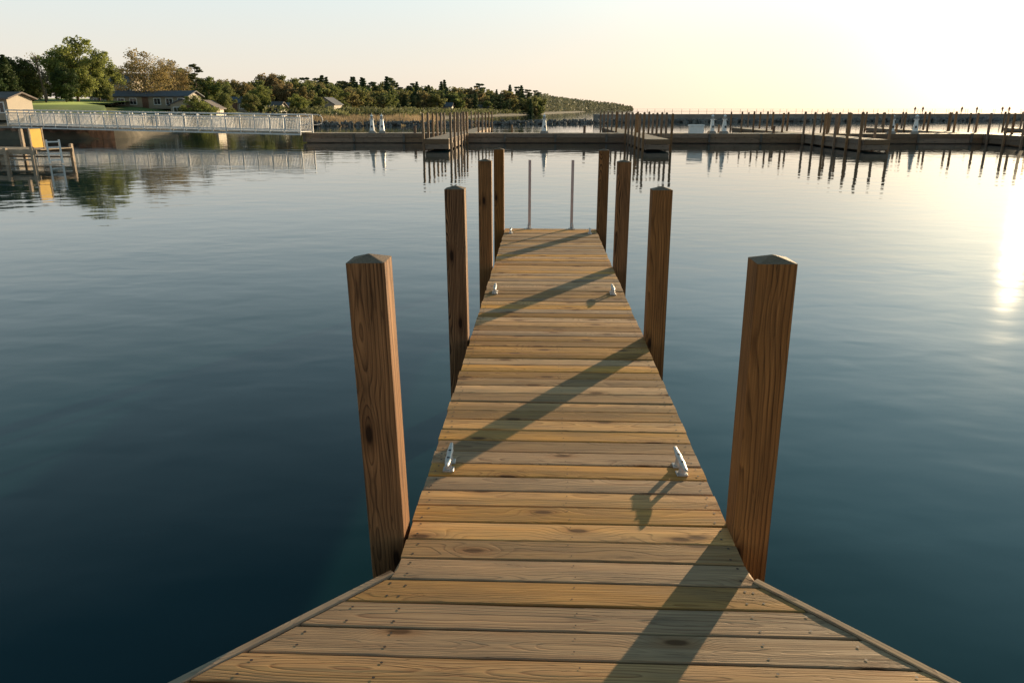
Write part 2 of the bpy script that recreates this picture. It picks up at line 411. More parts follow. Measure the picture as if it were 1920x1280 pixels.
for yy in(3.47,7.3,11.1):
    for x in(PX0+.10,PX1-.115):
        o=c0 if first else c0.copy()
        if not first:COL.objects.link(o)
        first=False
        o.location=(x,yy,DECK+.0015);o.rotation_euler=(0,0,R.uniform(-.04,.04))
        tag(o,'silver cast metal mooring cleat bolted to the planks','cleat','mooring cleats along the pier edges')

# ladder
lad=empty('dock_ladder',(PC,Y_END+.05,DECK));tag(lad,'pale metal dock ladder with two upright handrails','ladder')
for s in(-1,1):
    mb=MB();x=s*.325
    mb.box((x,0,.02),(.042,.022,2.02+.0));mb.box((x+s*.03,-.015,.02),(.004,.05,.09))
    o=mb.obj('rail',[M_rail],lad);
    mb2=MB();mb2.box((x,-.05,.006),(.10,.10,.008));mb2.cyl((x,-.045,.01),(x,-.01,.09),.010,.010,6);mb2.obj('foot_bracket',[M_alu],lad)
for z in(-.25,-.55,-.85):
    mb=MB();mb.cyl((-.31,0,z),(.31,0,z),.016,n=8);mb.obj('rung',[M_rail],lad)

# ------------------------------------------------------------------ far floating docks
def plankdeck(x0,x1,y0,y1,z,along='x',pitch=.3):
    mb=MB()
    if along=='x':
        y=y0
        while y<y1-.01:
            mb.box(((x0+x1)/2,y+pitch/2,z-.02),(x1-x0,pitch-.012,.04),rn=R.random());y+=pitch
    else:
        x=x0
        while x<x1-.01:
            mb.box((x+pitch/2,(y0+y1)/2,z-.02),(pitch-.012,y1-y0,.04),rn=R.random());x+=pitch
    return mb
MY0,MY1=61.0,63.2
mx0,mx1=-19.0,79
md=empty('main_dock',((mx0+mx1)/2,MY0,0));tag(md,'long brown timber main dock running across the harbour','dock')
o=plankdeck(mx0,mx1,MY0,MY1,DECK,'y',.3).obj('deck',[M_fdeck],md);o.location=(-md.location.x,-MY0,0)
for yy in(MY0-.03,MY1+.03):
    mb=MB()
    for k in range(int((mx1-mx0)/4.0)):
        xa=mx0+k*4.0;
        mb.box((xa+2,yy,DECK-.17),(3.985,.05,.30),rn=R.random())
        mb.box((xa+2,yy+(.04 if yy<62 else -.04),DECK-.52),(3.985,.05,.34),rn=R.random())
        if yy<62: mb.box((xa+.0,MY0-.09,DECK-.35),(.16,.08,.62),m=1)
    o=mb.obj('fascia',[M_fascia,M_concd],md);o.location=(-md.location.x,-MY0,0)
mb=MB();mb.box(((mx0+mx1)/2,(MY0+MY1)/2,.08),(mx1-mx0-.3,MY1-MY0-.3,.5));o=mb.obj('float',[M_concd],md);o.location=(-md.location.x,-MY0,0)

pile=postmesh('dock_pile',.14,DECK+1.55,M_pile,.05).obj('dock_pile',[M_pile,M_cap]);pfirst=True
def addpile(x,y,dz=0):
    global pfirst
    o=pile if pfirst else pile.copy()
    if not pfirst:COL.objects.link(o)
    pfirst=False
    o.location=(x,y,dz+R.uniform(-.06,.06));o.rotation_euler=(R.uniform(-.012,.012),R.uniform(-.012,.012),0)
    tag(o,'tall square brown timber pile at a boat slip','pile','timber piles at the harbour boat slips')
def finger(xc,y0,y1):
    e=empty('slip_pier',(xc,y0,0));tag(e,'short timber finger pier between boat slips','pier','finger piers branching from the main dock')
    w=.72
    o=plankdeck(-w,w,0,y1-y0,DECK-.002,'x',.3).obj('deck',[M_fdeck],e)
    for sx in(-w-.03,w+.03):
        mb=MB();mb.box((sx,(y1-y0)/2,DECK-.17),(.05,y1-y0,.30),rn=R.random());mb.box((sx*.95,(y1-y0)/2,DECK-.5),(.05,y1-y0,.32),rn=R.random());mb.obj('fascia',[M_fascia],e)
    yf=-.03 if y0<MY0 else y1-y0+.03
    mb=MB();mb.box((0,yf,DECK-.17),(2*w+.1,.05,.30),rn=.7);mb.box((0,yf,DECK-.48),(2*w,.05,.28),rn=.2)
    mb.obj('end_fascia',[M_fascia],e)
    n=6 if y0<MY0 else 5
    for k in range(n):
        yy=y0+.35+(y1-y0-1.2)*k/(n-1)+(0 if y0<MY0 else .9)
        for s in(-1,1):addpile(xc+s*(w+.16),yy)
for xc in(-6.75,7.25,20.8,34.6,48.6):
    finger(xc,49.0,MY0-.06);finger(xc-.3 if xc>0 else xc+.5,MY1+.06,82)
for xx in (-2.5,14.2,28.3,42.0):
    addpile(xx,MY1+.18,-.9)
# outer row of slips
for xc in (33,46,62,80):
    for k in range(3):
        addpile(xc+R.uniform(-.3,.3),86+k*4.2,-.1)

# lighthouse-shaped pedestals
def pedestal():
    e=empty('power_pedestal')
    mb=MB();mb.box((0,0,.06),(.52,.52,.12),ch=.02);mb.box((0,0,.15),(.44,.44,.06),ch=.02);mb.obj('base',[M_conc],e)
    mb=MB();mb.cyl((0,0,.18),(0,0,1.02),.215,.125,8,smooth=False);mb.cyl((0,0,1.02),(0,0,1.06),.19,.19,12);
    for i in range(8):
        a=i*math.pi/4;mb.cyl((.17*math.cos(a),.17*math.sin(a),1.06),(.17*math.cos(a),.17*math.sin(a),1.15),.007,n=4)
    mb.obj('tower',[M_white],e)
    mb=MB();mb.cyl((0,0,1.06),(0,0,1.28),.10,.10,8,smooth=False);mb.obj('lantern',[M_lamp],e)
    mb=MB();mb.cyl((0,0,1.28),(0,0,1.42),.15,.03,8,smooth=False);mb.cyl((0,0,1.42),(0,0,1.52),.02,.02,6);mb.obj('roof',[M_white],e)
    mb=MB();mb.box((0,-.19,.5),(.12,.06,.16));mb.obj('outlet_box',[M_dark],e)
    tag(e,'white lighthouse-shaped power pedestal standing on the dock','power pedestal','lighthouse-shaped pedestals on the main dock');return e
ped=None
for i,px in enumerate((-13.6,-12.85,.12,13.3,14.2,27.2,28.9,43)):
    loc=(px,MY0+.45+(.2 if i%2 else 0),DECK)
    if ped is None:ped=pedestal();ped.location=loc
    else:dup(ped,loc,R.uniform(-.3,.3))
# dock box
e=empty('dock_box',(12.1,MY0+.8,DECK));tag(e,'white fibreglass storage box on the dock','storage box')
mb=MB();mb.box((0,0,.27),(1.1,.6,.54),ch=.03);mb.obj('body',[M_white],e)
mb=MB();mb.box((0,0,.60),(1.2,.68,.10),ch=.04);mb.obj('lid',[M_white],e)
for i,px in enumerate((-10.2,3.3,18.1)):
    mb=MB();mb.cyl((0,0,0),(0,0,.5),.11,.10,10);mb.cyl((0,0,.5),(0,0,.56),.14,.12,10)
    o=mb.obj('bollard',[M_steel],None,(px,MY0+.6,DECK));tag(o,'short rusty brown bollard on the dock','bollard','bollards on the main dock')

# ------------------------------------------------------------------ gangway
ga=Vector((*W(-45.2,71),1.22));gb=Vector((*W(-16.3,61.6),DECK+.12))
L=(gb-ga).length;ang=math.atan2(gb.y-ga.y,gb.x-ga.x);til=math.asin((ga.z-gb.z)/L)
gw=empty('gangway',ga,(0,til,ang));tag(gw,'long white aluminium truss gangway sloping from shore to dock','gangway')
mb=MB();mb.box((L/2,0,.0),(L,1.7,.06));mb.obj('walkway',[M_gang],gw)
for s in(-1,1):
    mb=MB();y=s*.9
    for z,t_ in((-.20,.12),(.12,.06),(1.28,.10)):mb.box((L/2,y,z),(L,.08,t_))
    n=22
    for k in range(n+1):
        x=k*L/n;mb.box((x,y,.53),(.08,.07,1.5))
        if k<n:
            a,b=(x,x+L/n) if k%2 else (x+L/n,x)
            mb.cyl((a,y,.14),(b,y,1.24),.012,n=4,caps=False)
    mb.obj('truss',[M_gang],gw)
    mb=MB();x=.1
    while x<L:
        mb.box((x,y-s*.07,.58),(.055,.03,.98));x+=.14
    mb.box((L/2,y-s*.07,1.06),(L,.04,.06));mb.box((L/2,y-s*.07,.14),(L,.03,.05))
    mb.obj('baluster_rail',[M_gang],gw)
    mb=MB();pts=[(L,y,1.28),(L+.5,y,1.3),(L+.85,y,1.15),(L+.95,y,.85),(L+.8,y,.6),(L+.3,y,.5),(L,y,.5)]
    for p,q in zip(pts,pts[1:]):mb.cyl(p,q,.03,n=6)
    mb.obj('end_loop_rail',[M_gang],gw)
# sheet-pile seawall on the shore
mb=MB()
pa=Vector((*W(-130,65.6),0));pb=Vector((*W(-36.2,70.7),0));d=(pb-pa);LL=d.length;d.normalize();nrm=Vector((d.y,-d.x,0));k=0;x=0
V=[];F=[]
while x<LL:
    off=.18 if (k//2)%2 else 0;p=pa+d*x+nrm*off
    V+=[(p.x,p.y,-1),(p.x,p.y,.95)];x+=.22 if k%2 else .35;k+=1
for i in range(k-1):F.append((2*i,2*i+2,2*i+3,2*i+1))
mb.add(V,F);
mb.box(((pa+pb)/2)+Vector((0,0,1.02)),(LL,.5,.16),math.atan2(d.y,d.x),m=1)
tag(mb.obj('seawall',[M_steel,M_conc]),'rusty sheet-pile seawall with concrete cap','seawall')

# small platform with yellow board
px,py=W(-23.4,37.6)
pl=empty('boarding_platform',(px,py,0),(0,0,-.1));tag(pl,'low wooden boarding platform on piles near the shore','platform')
plankdeck(-4.2,1.2,-1.2,1.2,.72,'y',.15).obj('deck',[M_fdeck],pl)
for yy in(-1.22,1.22):
    mb=MB();mb.box((-1.5,yy,.60),(5.4,.05,.2));mb.obj('beam',[M_lightw],pl)
    mb=MB();mb.box((-1.5,yy,.25),(5.2,.05,.08));mb.obj('brace',[M_lightw],pl)
for (xx,yy,hh) in((-3.9,-1.32,1.6),(-1.6,-1.32,1.6),(1.05,-1.32,.85),(-1.6,1.32,1.6),(1.05,1.32,.9),(-.35,-1.32,.8)):
    mb=MB();mb.box((xx,yy,(hh-1)/2),(.14,.14,hh+1),ch=.02);mb.obj('leg',[M_lightw],pl)
for z in(1.5,1.15):
    mb=MB();mb.box((-2.75,-1.32,z),(2.2,.05,.09));mb.obj('guard_rail',[M_lightw],pl)
e=empty('boarding_ladder',(px+1.45,py-.6,.7),(0,0,.9));tag(e,'pale wooden ladder at the end of the platform','ladder')
for s in(-1,1):
    mb=MB();mb.box((s*.28,0,-.1),(.08,.05,1.1));mb.obj('rail',[M_white],e)
for z in(-.5,-.2,.1,.35):
    mb=MB();mb.box((0,0,z),(.5,.05,.06));mb.obj('rung',[M_white],e)
e=empty('notice_board',(px+.75,py-.7,.70),(0,0,math.radians(76)));tag(e,'yellow painted board on short posts at the platform','board')
mb=MB();mb.box((0,0,.52),(.62,.05,.86),ch=.01);mb.obj('panel',[M_yellow],e)
for s in(-1,1):
    mb=MB();mb.box((s*.35,.0,.50),(.07,.07,1.0),ch=.01);mb.obj('leg',[M_lightw],e)

# ------------------------------------------------------------------ breakwaters
rng=random.Random(3)
bm=bmesh.new();bmesh.ops.create_icosphere(bm,subdivisions=1,radius=1)
icv=[v.co.copy() for v in bm.verts];icf=[tuple(v.index for v in f.verts) for f in bm.faces];bm.free()
def rocks(mb,path,wid,top,step,smin,smax):
    for (a,b) in zip(path,path[1:]):
        A=Vector((*W(*a),0));B=Vector((*W(*b),0));d=B-A;l=d.length;d.normalize();nn=Vector((-d.y,d.x,0))
        x=0
        while x<l:
            for k in range(5):
                o=rng.uniform(-1,1);z=top*(1-abs(o))*.95+rng.uniform(-.25,.15)
                c=A+d*(x+rng.uniform(-step,step))+nn*o*wid;s=rng.uniform(smin,smax)
                M=Matrix.Rotation(rng.uniform(0,6),3,Vector((rng.random(),rng.random(),rng.random()+.1)).normalized())
                sc=Vector((rng.uniform(.8,1.5),rng.uniform(.7,1.1),rng.uniform(.5,.8)))*s
                mb.add([tuple(c+Vector((0,0,z))+M@Vector((v.x*sc.x*rng.uniform(.85,1.1),v.y*sc.y,v.z*sc.z*rng.uniform(.85,1.1)))) for v in icv],icf)
            x+=step
mb=MB();rocks(mb,[(-40,122),(-12,134),(8,146),(24,163)],1.6,.65,.6,.25,.45)
tag(mb.obj('riprap',[M_rock]),'low breakwater of piled grey-brown rocks',None,None,'stuff')
bp=[(18,165),(60,178),(110,192),(170,208),(300,245)]
mb=MB();rl=MB()
for a,b in zip(bp,bp[1:]):
    A=Vector((*W(*a),0));B=Vector((*W(*b),0));d=B-A;l=d.length;an=math.atan2(d.y,d.x);c=(A+B)/2
    mb.box(c+Vector((0,0,.40)),(l+.2,3.6,2.2),an);mb.box(c+Vector((0,0,1.58)),(l+.2,3.9,.16),an,m=1)
    d.normalize();nn=Vector((-d.y,d.x,0));x=0
    for s in(-1,1):
        for z in(.55,1.05):rl.cyl(A+nn*s*1.75+Vector((0,0,1.66+z)),B+nn*s*1.75+Vector((0,0,1.66+z)),.014,n=4)
    while x<l:
        for s in(-1,1):
            q=A+d*x+nn*s*1.75;rl.cyl(q+Vector((0,0,1.66)),q+Vector((0,0,2.75)),.035,n=5)
        x+=4.2
tag(mb.obj('breakwater_wall',[M_wallbw,M_conc]),'long dark concrete breakwater wall with walkway on top','breakwater')
tag(rl.obj('railing',[M_steel]),'thin metal pipe railing along the breakwater walkway','railing')
mb=MB();rocks(mb,[(20,162),(60,175),(110,189),(170,205)],.9,.5,1.4,.35,.7)
tag(mb.obj('rock_toe',[M_rock]),'rocks piled at the foot of the breakwater',None,None,'stuff')

# ------------------------------------------------------------------ people on the breakwater
def person(pose,jk,h=1.72):
    st=pose
    J=[('pelvis',(0,0,.93),.15),('spine',(.0,0,1.15),.14),('chest',(.02,0,1.36),.16),('neck',(.02,0,1.50),.06),('head',(.03,0,1.60),.095),('top',(.03,0,1.70),.08),
       ('hl',(0,.1,.88),.10),('kl',(.16*st,.1,.50),.07),('al',(.20*st-.08,.1,.09),.045),('tl',(.20*st+.10,.1,.04),.04),
       ('hr',(0,-.1,.88),.10),('kr',(-.04*st,-.1,.49),.07),('ar',(-.34*st,-.1,.12),.045),('tr',(-.34*st+.16,-.1,.04),.04),
       ('sl',(.02,.2,1.40),.075),('el',(-.12*st,.25,1.14),.05),('wl',(-.10*st+.1,.25,.90),.035),
       ('sr',(.02,-.2,1.40),.075),('er',(.08*st,-.25,1.14),.05),('wr',(.28*st,-.24,.93),.035)]
    idx={j[0]:i for i,j in enumerate(J)}
    E=[('pelvis','spine'),('spine','chest'),('chest','neck'),('neck','head'),('head','top'),('pelvis','hl'),('hl','kl'),('kl','al'),('al','tl'),('pelvis','hr'),('hr','kr'),('kr','ar'),('ar','tr'),
       ('chest','sl'),('sl','el'),('el','wl'),('chest','sr'),('sr','er'),('er','wr')]
    me=bpy.data.meshes.new('person_rig');me.from_pydata([j[1] for j in J],[(idx[a],idx[b]) for a,b in E],[])
    o=bpy.data.objects.new('person_rig',me);COL.objects.link(o)
    sk=o.modifiers.new('s','SKIN')
    for i,j in enumerate(J):me.skin_vertices[0].data[i].radius=(j[2],j[2])
    me.skin_vertices[0].data[0].use_root=True
    o.modifiers.new('u','SUBSURF').levels=1
    dg=bpy.context.evaluated_depsgraph_get();m2=bpy.data.meshes.new_from_object(o.evaluated_get(dg));bpy.data.objects.remove(o)
    m2.name='person';m2.materials.clear()
    for m in(M_skin,jk,M_tr):m2.materials.append(m)
    for p in m2.polygons:
        z=p.center.z;p.material_index=0 if z>1.5 else (1 if z>.9 else 2);p.use_smooth=True
    return m2
pm=[person(1,M_jk[0]),person(.6,M_jk[1]),person(1,M_jk[2]),person(.25,M_jk[1])]
def onbw(lat):
    for a,b in zip(bp,bp[1:]):
        if a[0]<=lat<=b[0]:return a[1]+(b[1]-a[1])*(lat-a[0])/(b[0]-a[0])
for i,(tb,dirn,mi) in enumerate(((.5167,1,0),(.5255,-1,1),(.5747,1,1),(.5932,-1,3),(.6265,1,0),(.637,1,2))):
    lat=100.
    for _ in range(20):lat=tb*onbw(lat)
    x,y=W(lat,onbw(lat))
    o=bpy.data.objects.new('person',pm[mi]);COL.objects.link(o);o.location=(x,y+R.uniform(-.6,.6),1.66);o.rotation_euler=(0,0,.3 if dirn>0 else 3.4)
    o.scale=(1,1,R.uniform(.94,1.04))
    tag(o,('person in dark jacket and trousers strolling along the breakwater','person in black jacket walking','person in red jacket walking beside the railing','person standing upright in dark clothes on the breakwater')[(0,1,2,3)[mi]],'person','people walking on the breakwater')

# ------------------------------------------------------------------ trees
def leafquads(mb,c,rad,n,size,m=1,flat=1.0):
    for _ in range(n):
        while True:
            p=Vector((rng.uniform(-1,1),rng.uniform(-1,1),rng.uniform(-1,1)))
            if p.length<1:break
        p=Vector((p.x*rad,p.y*rad,p.z*rad*flat))+c
        u=Vector((rng.gauss(0,1),rng.gauss(0,1),rng.gauss(0,1))).normalized();w=u.orthogonal().normalized();s=size*rng.uniform(.6,1.3)
        w2=u.cross(w);a=w*s;b=w2*s*rng.uniform(.45,.9)
        mb.add([p-a,p-b*.8,p+a,p+b],[(0,1,2,3)],m)
def broad(Wd,dens,lsize,nl=9,base=.28,lean=0,fill=3):
    tr=MB();cr=MB()
    top=Vector((lean*.15,0,.62));tr.cyl((0,0,-.02),(lean*.04,0,.2),.026,.02,7,caps=False);tr.cyl((lean*.04,0,.2),top,.02,.008,6,caps=False)
    for i in range(nl):
        a=i*2.4+rng.uniform(-.4,.4);z0=rng.uniform(base*.7,.55);s=Vector((lean*.1*z0,0,z0))
        hz=base+(1-base)*((i+.5)/nl)*rng.uniform(.85,1.1);hz=min(hz,1);rr=Wd*math.sqrt(max(.05,1-((hz-.58)/.46)**2))*rng.uniform(.6,1.0)
        e=Vector((math.cos(a)*rr,math.sin(a)*rr,hz*.93))
        mid=(s+e)/2+Vector((0,0,-.03));tr.cyl(s,mid,.011,.007,5,caps=False);tr.cyl(mid,e,.007,.003,4,caps=False)
        for k in range(6):
            q=mid.lerp(e,rng.uniform(.1,1));e2=q+Vector((rng.gauss(0,.09),rng.gauss(0,.09),rng.uniform(-.04,.13)))*(Wd/.35)
            e2.z=min(e2.z,.98);tr.cyl(q,e2,.004,.0015,3,caps=False)
            leafquads(cr,e2,rng.uniform(.06,.105)*(Wd/.35),int(dens*rng.uniform(.6,1.3)),lsize,0,.8)
        leafquads(cr,e,rng.uniform(.06,.10),int(dens),lsize,0,.75)
    for k in range(fill):
        leafquads(cr,Vector((lean*.15+rng.gauss(0,.08),rng.gauss(0,.08),rng.uniform(.6,.87))),.13,int(dens*1.6),lsize,0,.9)
    return tr,cr
def conifer(Wd,n=22,taper=1.0,sk=0.08,dens=40,ls=.02):
    tr=MB();cr=MB();tr.cyl((0,0,-.02),(0,0,.97),.02,.002,6,caps=False)
    for i in range(n):
        f=i/(n-1);z=.08+f*.89;r=Wd*((1-f)**.8*taper+.03)*rng.uniform(.75,1.12)
        for k in range(7):
            if rng.random()<sk:continue
            a=k*.9+i*1.3+rng.uniform(-.2,.2);l=r*rng.uniform(.7,1.12);e=Vector((math.cos(a)*l,math.sin(a)*l,z-.10*l/Wd*.4+rng.uniform(-.01,.01)))
            tr.cyl((0,0,z),e,.003,.001,3,caps=False)
            for q in range(5):
                c=Vector((0,0,z)).lerp(e,.15+.21*q);leafquads(cr,c,.024+.02*(1-f),int(dens/5),ls,0,.6)
    return tr,cr
def pinet(Wd=.22,nl=12,ls=.022,d=70):
    tr=MB();cr=MB();tr.cyl((0,0,-.02),(.02,0,.95),.018,.004,6,caps=False)
    for i in range(nl):
        z=.30+.65*i/nl+rng.uniform(-.02,.02);a=rng.uniform(0,6.28);l=Wd*rng.uniform(.45,1.1)*(1.1-.6*i/nl)
        e=Vector((math.cos(a)*l,math.sin(a)*l,z+.03));tr.cyl((.01,0,z),e,.006,.002,4,caps=False)
        leafquads(cr,e,.075,d,ls,0,.4);leafquads(cr,Vector((0,0,z+.02)).lerp(e,.55),.07,int(d*.8),ls,0,.4)
    leafquads(cr,Vector((.02,0,.95)),.05,50,ls,0,.5)
    return tr,cr
def treeobj(name,parts,leaf,bark,label,cat='tree',split=True):
    tr,cr=parts
    if split:
        e=empty(name);tr.obj('trunk',[bark],e);cr.obj('crown',[leaf],e)
    else:
        m=MB();m.v=tr.v+cr.v;o=len(tr.v);m.f=tr.f+[tuple(i+o for i in f) for f in cr.f];m.m=[0]*len(tr.f)+[1]*len(cr.f);m.s=[False]*len(m.f);m.gv=m.v;m.rn=[0]*len(m.v)
        e=m.obj(name,[bark,leaf])
    tag(e,label,cat);return e
used=set()
def plant(proto,t,D,topy,wscale=1.0,label=None,group=None):
    lat=t*D;x,y=W(lat,D);z=gz(x,y);top=EYE+(207-topy)/1534*D;h=max(2,top-z)
    if proto.name not in used:
        used.add(proto.name);o=proto;o.location=(x,y,z-.1);o.rotation_euler=(0,0,rng.uniform(0,6.28));o.scale=(h*wscale,h*wscale,h)
    else:
        o=dup(proto,(x,y,z-.1),rng.uniform(0,6.28),(h*wscale,h*wscale,h))
    if label:o['label']=label
    if group:o['group']=group
    return o
B=lambda x:(x-960)/1465
big=treeobj('willow_tree',broad(.42,105,.020,17,.14,0,4),M_leafg,M_bark,'large rounded green-yellow tree in spring leaf on the shore')
gold=treeobj('maple_tree',broad(.46,75,.014,17,.22),M_leafs,M_barkl,'spreading tree with sparse golden spring buds')
bare=treeobj('bare_tree',broad(.33,16,.011,14,.25,0,1),M_leafs,M_barkl,'nearly bare tree with thin pale branches')
mid=treeobj('broadleaf_tree',broad(.42,100,.022,12,.14,0,4),M_leaf,M_bark,'olive and brown broadleaf tree behind the houses')
cedar=treeobj('cedar_tree',broad(.36,130,.020,14,.08,0,5),M_needle,M_bark,'dense dark green rounded evergreen near the shore')
con=treeobj('conifer_tree',conifer(.26),M_needle,M_bark,'dense dark green conifer tree near the shore')
pin=treeobj('pine_tree',pinet(),M_needle,M_bark,'tall scraggly pine with open layered branches')
plant(cedar,B(6),95,106,1.1);plant(cedar,B(42),98,104,1.1);plant(cedar,B(66),104,126,1.1);plant(cedar,B(-25),90,98,1.1)
plant(con,B(24),92,103,1.3)
plant(cedar,B(128),100,122,.9)
plant(bare,B(92),112,94,1);plant(bare,B(218),150,118,1)
plant(big,B(150),104,78,1.05);plant(big,B(190),116,100,.95)
plant(gold,B(278),128,97,1.1);plant(gold,B(325),150,114,1)
plant(pin,B(373),150,119,1.0)
G2='broadleaf trees around the houses'
for x,ty,D in((232,128,168),(345,126,165),(395,143,175),(412,148,190),(438,148,200),(460,152,195),(508,137,215),(528,140,218),(552,146,225),(250,138,175),(205,134,165),(300,138,172),(20,128,125),(110,128,130),(60,135,135),(575,152,225),(330,150,160),(370,152,172),(425,158,185),(488,150,205),(540,155,205),(180,145,150),(270,150,168),(580,158,228),(600,156,232),(625,158,238)):
    plant(mid,B(x),D,ty,rng.uniform(.95,1.3),None,G2)
# small trees standing near the houses
for x,ty,D,pr in((372,182,114,big),(420,172,130,mid),(205,182,112,mid),(470,174,155,mid),(560,178,172,big),(598,180,200,mid)):
    plant(pr,B(x),D,ty,1.05,'small leafy tree standing in front of the houses',G2)
plant(big,B(488),165,163,1.0,'small bright green rounded tree beside the shore')
plant(con,B(432),188,158,1.0);
fm=[treeobj('broadleaf_tree',broad(.40,34,.038,10,.1),M_leaf,M_bark,'brown and olive broadleaf tree at the wood edge',split=False),
    treeobj('broadleaf_tree',broad(.34,34,.038,10,.1,1),M_leaf,M_bark,'olive broadleaf tree at the wood edge',split=False)]
fc=[treeobj('conifer_tree',conifer(.20,16,1,.12,44,.028),M_needlef,M_bark,'dark conifer standing in the shoreline wood',split=False),
    treeobj('pine_tree',pinet(.24,12,.032,40),M_needlef,M_bark,'dark pine with layered crown in the shoreline wood',split=False)]
GF='trees of the shoreline wood'
def topline(x):
    P=[(420,150),(560,150),(600,149),(700,153),(760,158),(850,161),(930,167),(1000,174),(1020,180),(1050,185),(1100,190),(1150,195),(1186,202)]
    for (a,b),(c,d) in zip(P,P[1:]):
        if a<=x<=c:return b+(d-b)*(x-a)/(c-a)
    return 202
xs=565
while xs<1018:
    f=(xs-565)/450;D=245+f*245+rng.uniform(-15,35)
    ty=topline(xs)+rng.uniform(-5,11)
    cons=.45 if xs>590 else .2
    if rng.random()<cons:plant(rng.choice(fc),B(xs),D,ty-6,rng.uniform(.95,1.35),None,GF)
    else:plant(rng.choice(fm),B(xs),D,ty+2,rng.uniform(.85,1.2),None,GF)
    xs+=rng.uniform(3.4,6.0)
xs=560
while xs<1018:   # front edge, lower
    f=(xs-565)/450;D=212+f*235+rng.uniform(-6,10)
    plant(rng.choice(fm+fc),B(xs),D,topline(xs)+rng.uniform(9,26),rng.uniform(1.0,1.4),None,GF);xs+=rng.uniform(5,8)
# distant woods (one mass)
mb=MB();
for i in range(4600):
    x=rng.uniform(1004,1186);f=(x-1000)/186;D=480*(2650/480)**f*.98+rng.uniform(0,60)+25
    lat=B(x)*D;wx,wy=W(lat,D);hh=(207-topline(x)+1.2*math.sin(x*.9)+1.0*math.sin(x*2.3))/1534*D+2.0;zc=.3+rng.random()**.8*max(2,hh)
    k=rng.randint(2,3);leafquads(mb,Vector((wx,wy,zc)),1.4+D/1100,k,.9+D/1700,0,.6)
tag(mb.obj('headland_woods',[M_wood_far]),'distant woods on the headland with haze painted into their colour',None,None,'stuff')
mb=MB()
for i in range(3300):
    x=rng.uniform(400,1015);f=max(0,(x-420)/590);D=235+f*270+rng.uniform(5,50)
    wx,wy=W(B(x)*D,D);z=gz(wx,wy);th=(207-topline(max(x,420)))/1534*D+EYE-z
    zc=z+rng.random()*th*.74;leafquads(mb,Vector((wx,wy,zc)),2.6,6,.9,0,.7)
tag(mb.obj('woods',[M_woods]),'dense mass of woodland behind the shore trees',None,None,'stuff')
# reeds and shrubs
mb=MB()
for i in range(9000):
    t_=rng.random();P=[(-40,150),(-27,182),(-22,225)]
    k=min(1,int(t_*2));u=t_*2-k;lat=P[k][0]+(P[k+1][0]-P[k][0])*u-rng.uniform(-2,3);D=P[k][1]+(P[k+1][1]-P[k][1])*u+rng.uniform(-4,5)
    x,y=W(lat,D);z=gz(x,y);z=-.2 if z==1.0 else max(-.2,z-.1);h=rng.uniform(.8,1.5);w=.06;a=rng.uniform(0,3.14)
    mb.add([(x-w*math.cos(a),y-w*math.sin(a),z),(x+w*math.cos(a),y+w*math.sin(a),z),(x+rng.gauss(0,.15),y+rng.gauss(0,.15),z+h)],[(0,1,2)])
tag(mb.obj('reeds',[M_reed]),'pale tan reeds along the water edge',None,None,'stuff')
mb=MB()
for i in range(1700):
    t_=rng.random();P=[(-38,152),(-26,187),(-22,232),(-14,302),(-4,372),(14,452)]
    k=min(4,int(t_*5));u=t_*5-k;lat=P[k][0]+(P[k+1][0]-P[k][0])*u-rng.uniform(0,14);D=P[k][1]+(P[k+1][1]-P[k][1])*u+rng.uniform(0,16)
    x,y=W(lat,D);z=gz(x,y)
    leafquads(mb,Vector((x,y,z+rng.uniform(.2,1.9))),.8,6,.42,0,.6)
tag(mb.obj('shrubs',[M_shrub]),'low olive shrubs along the bay edge',None,None,'stuff')

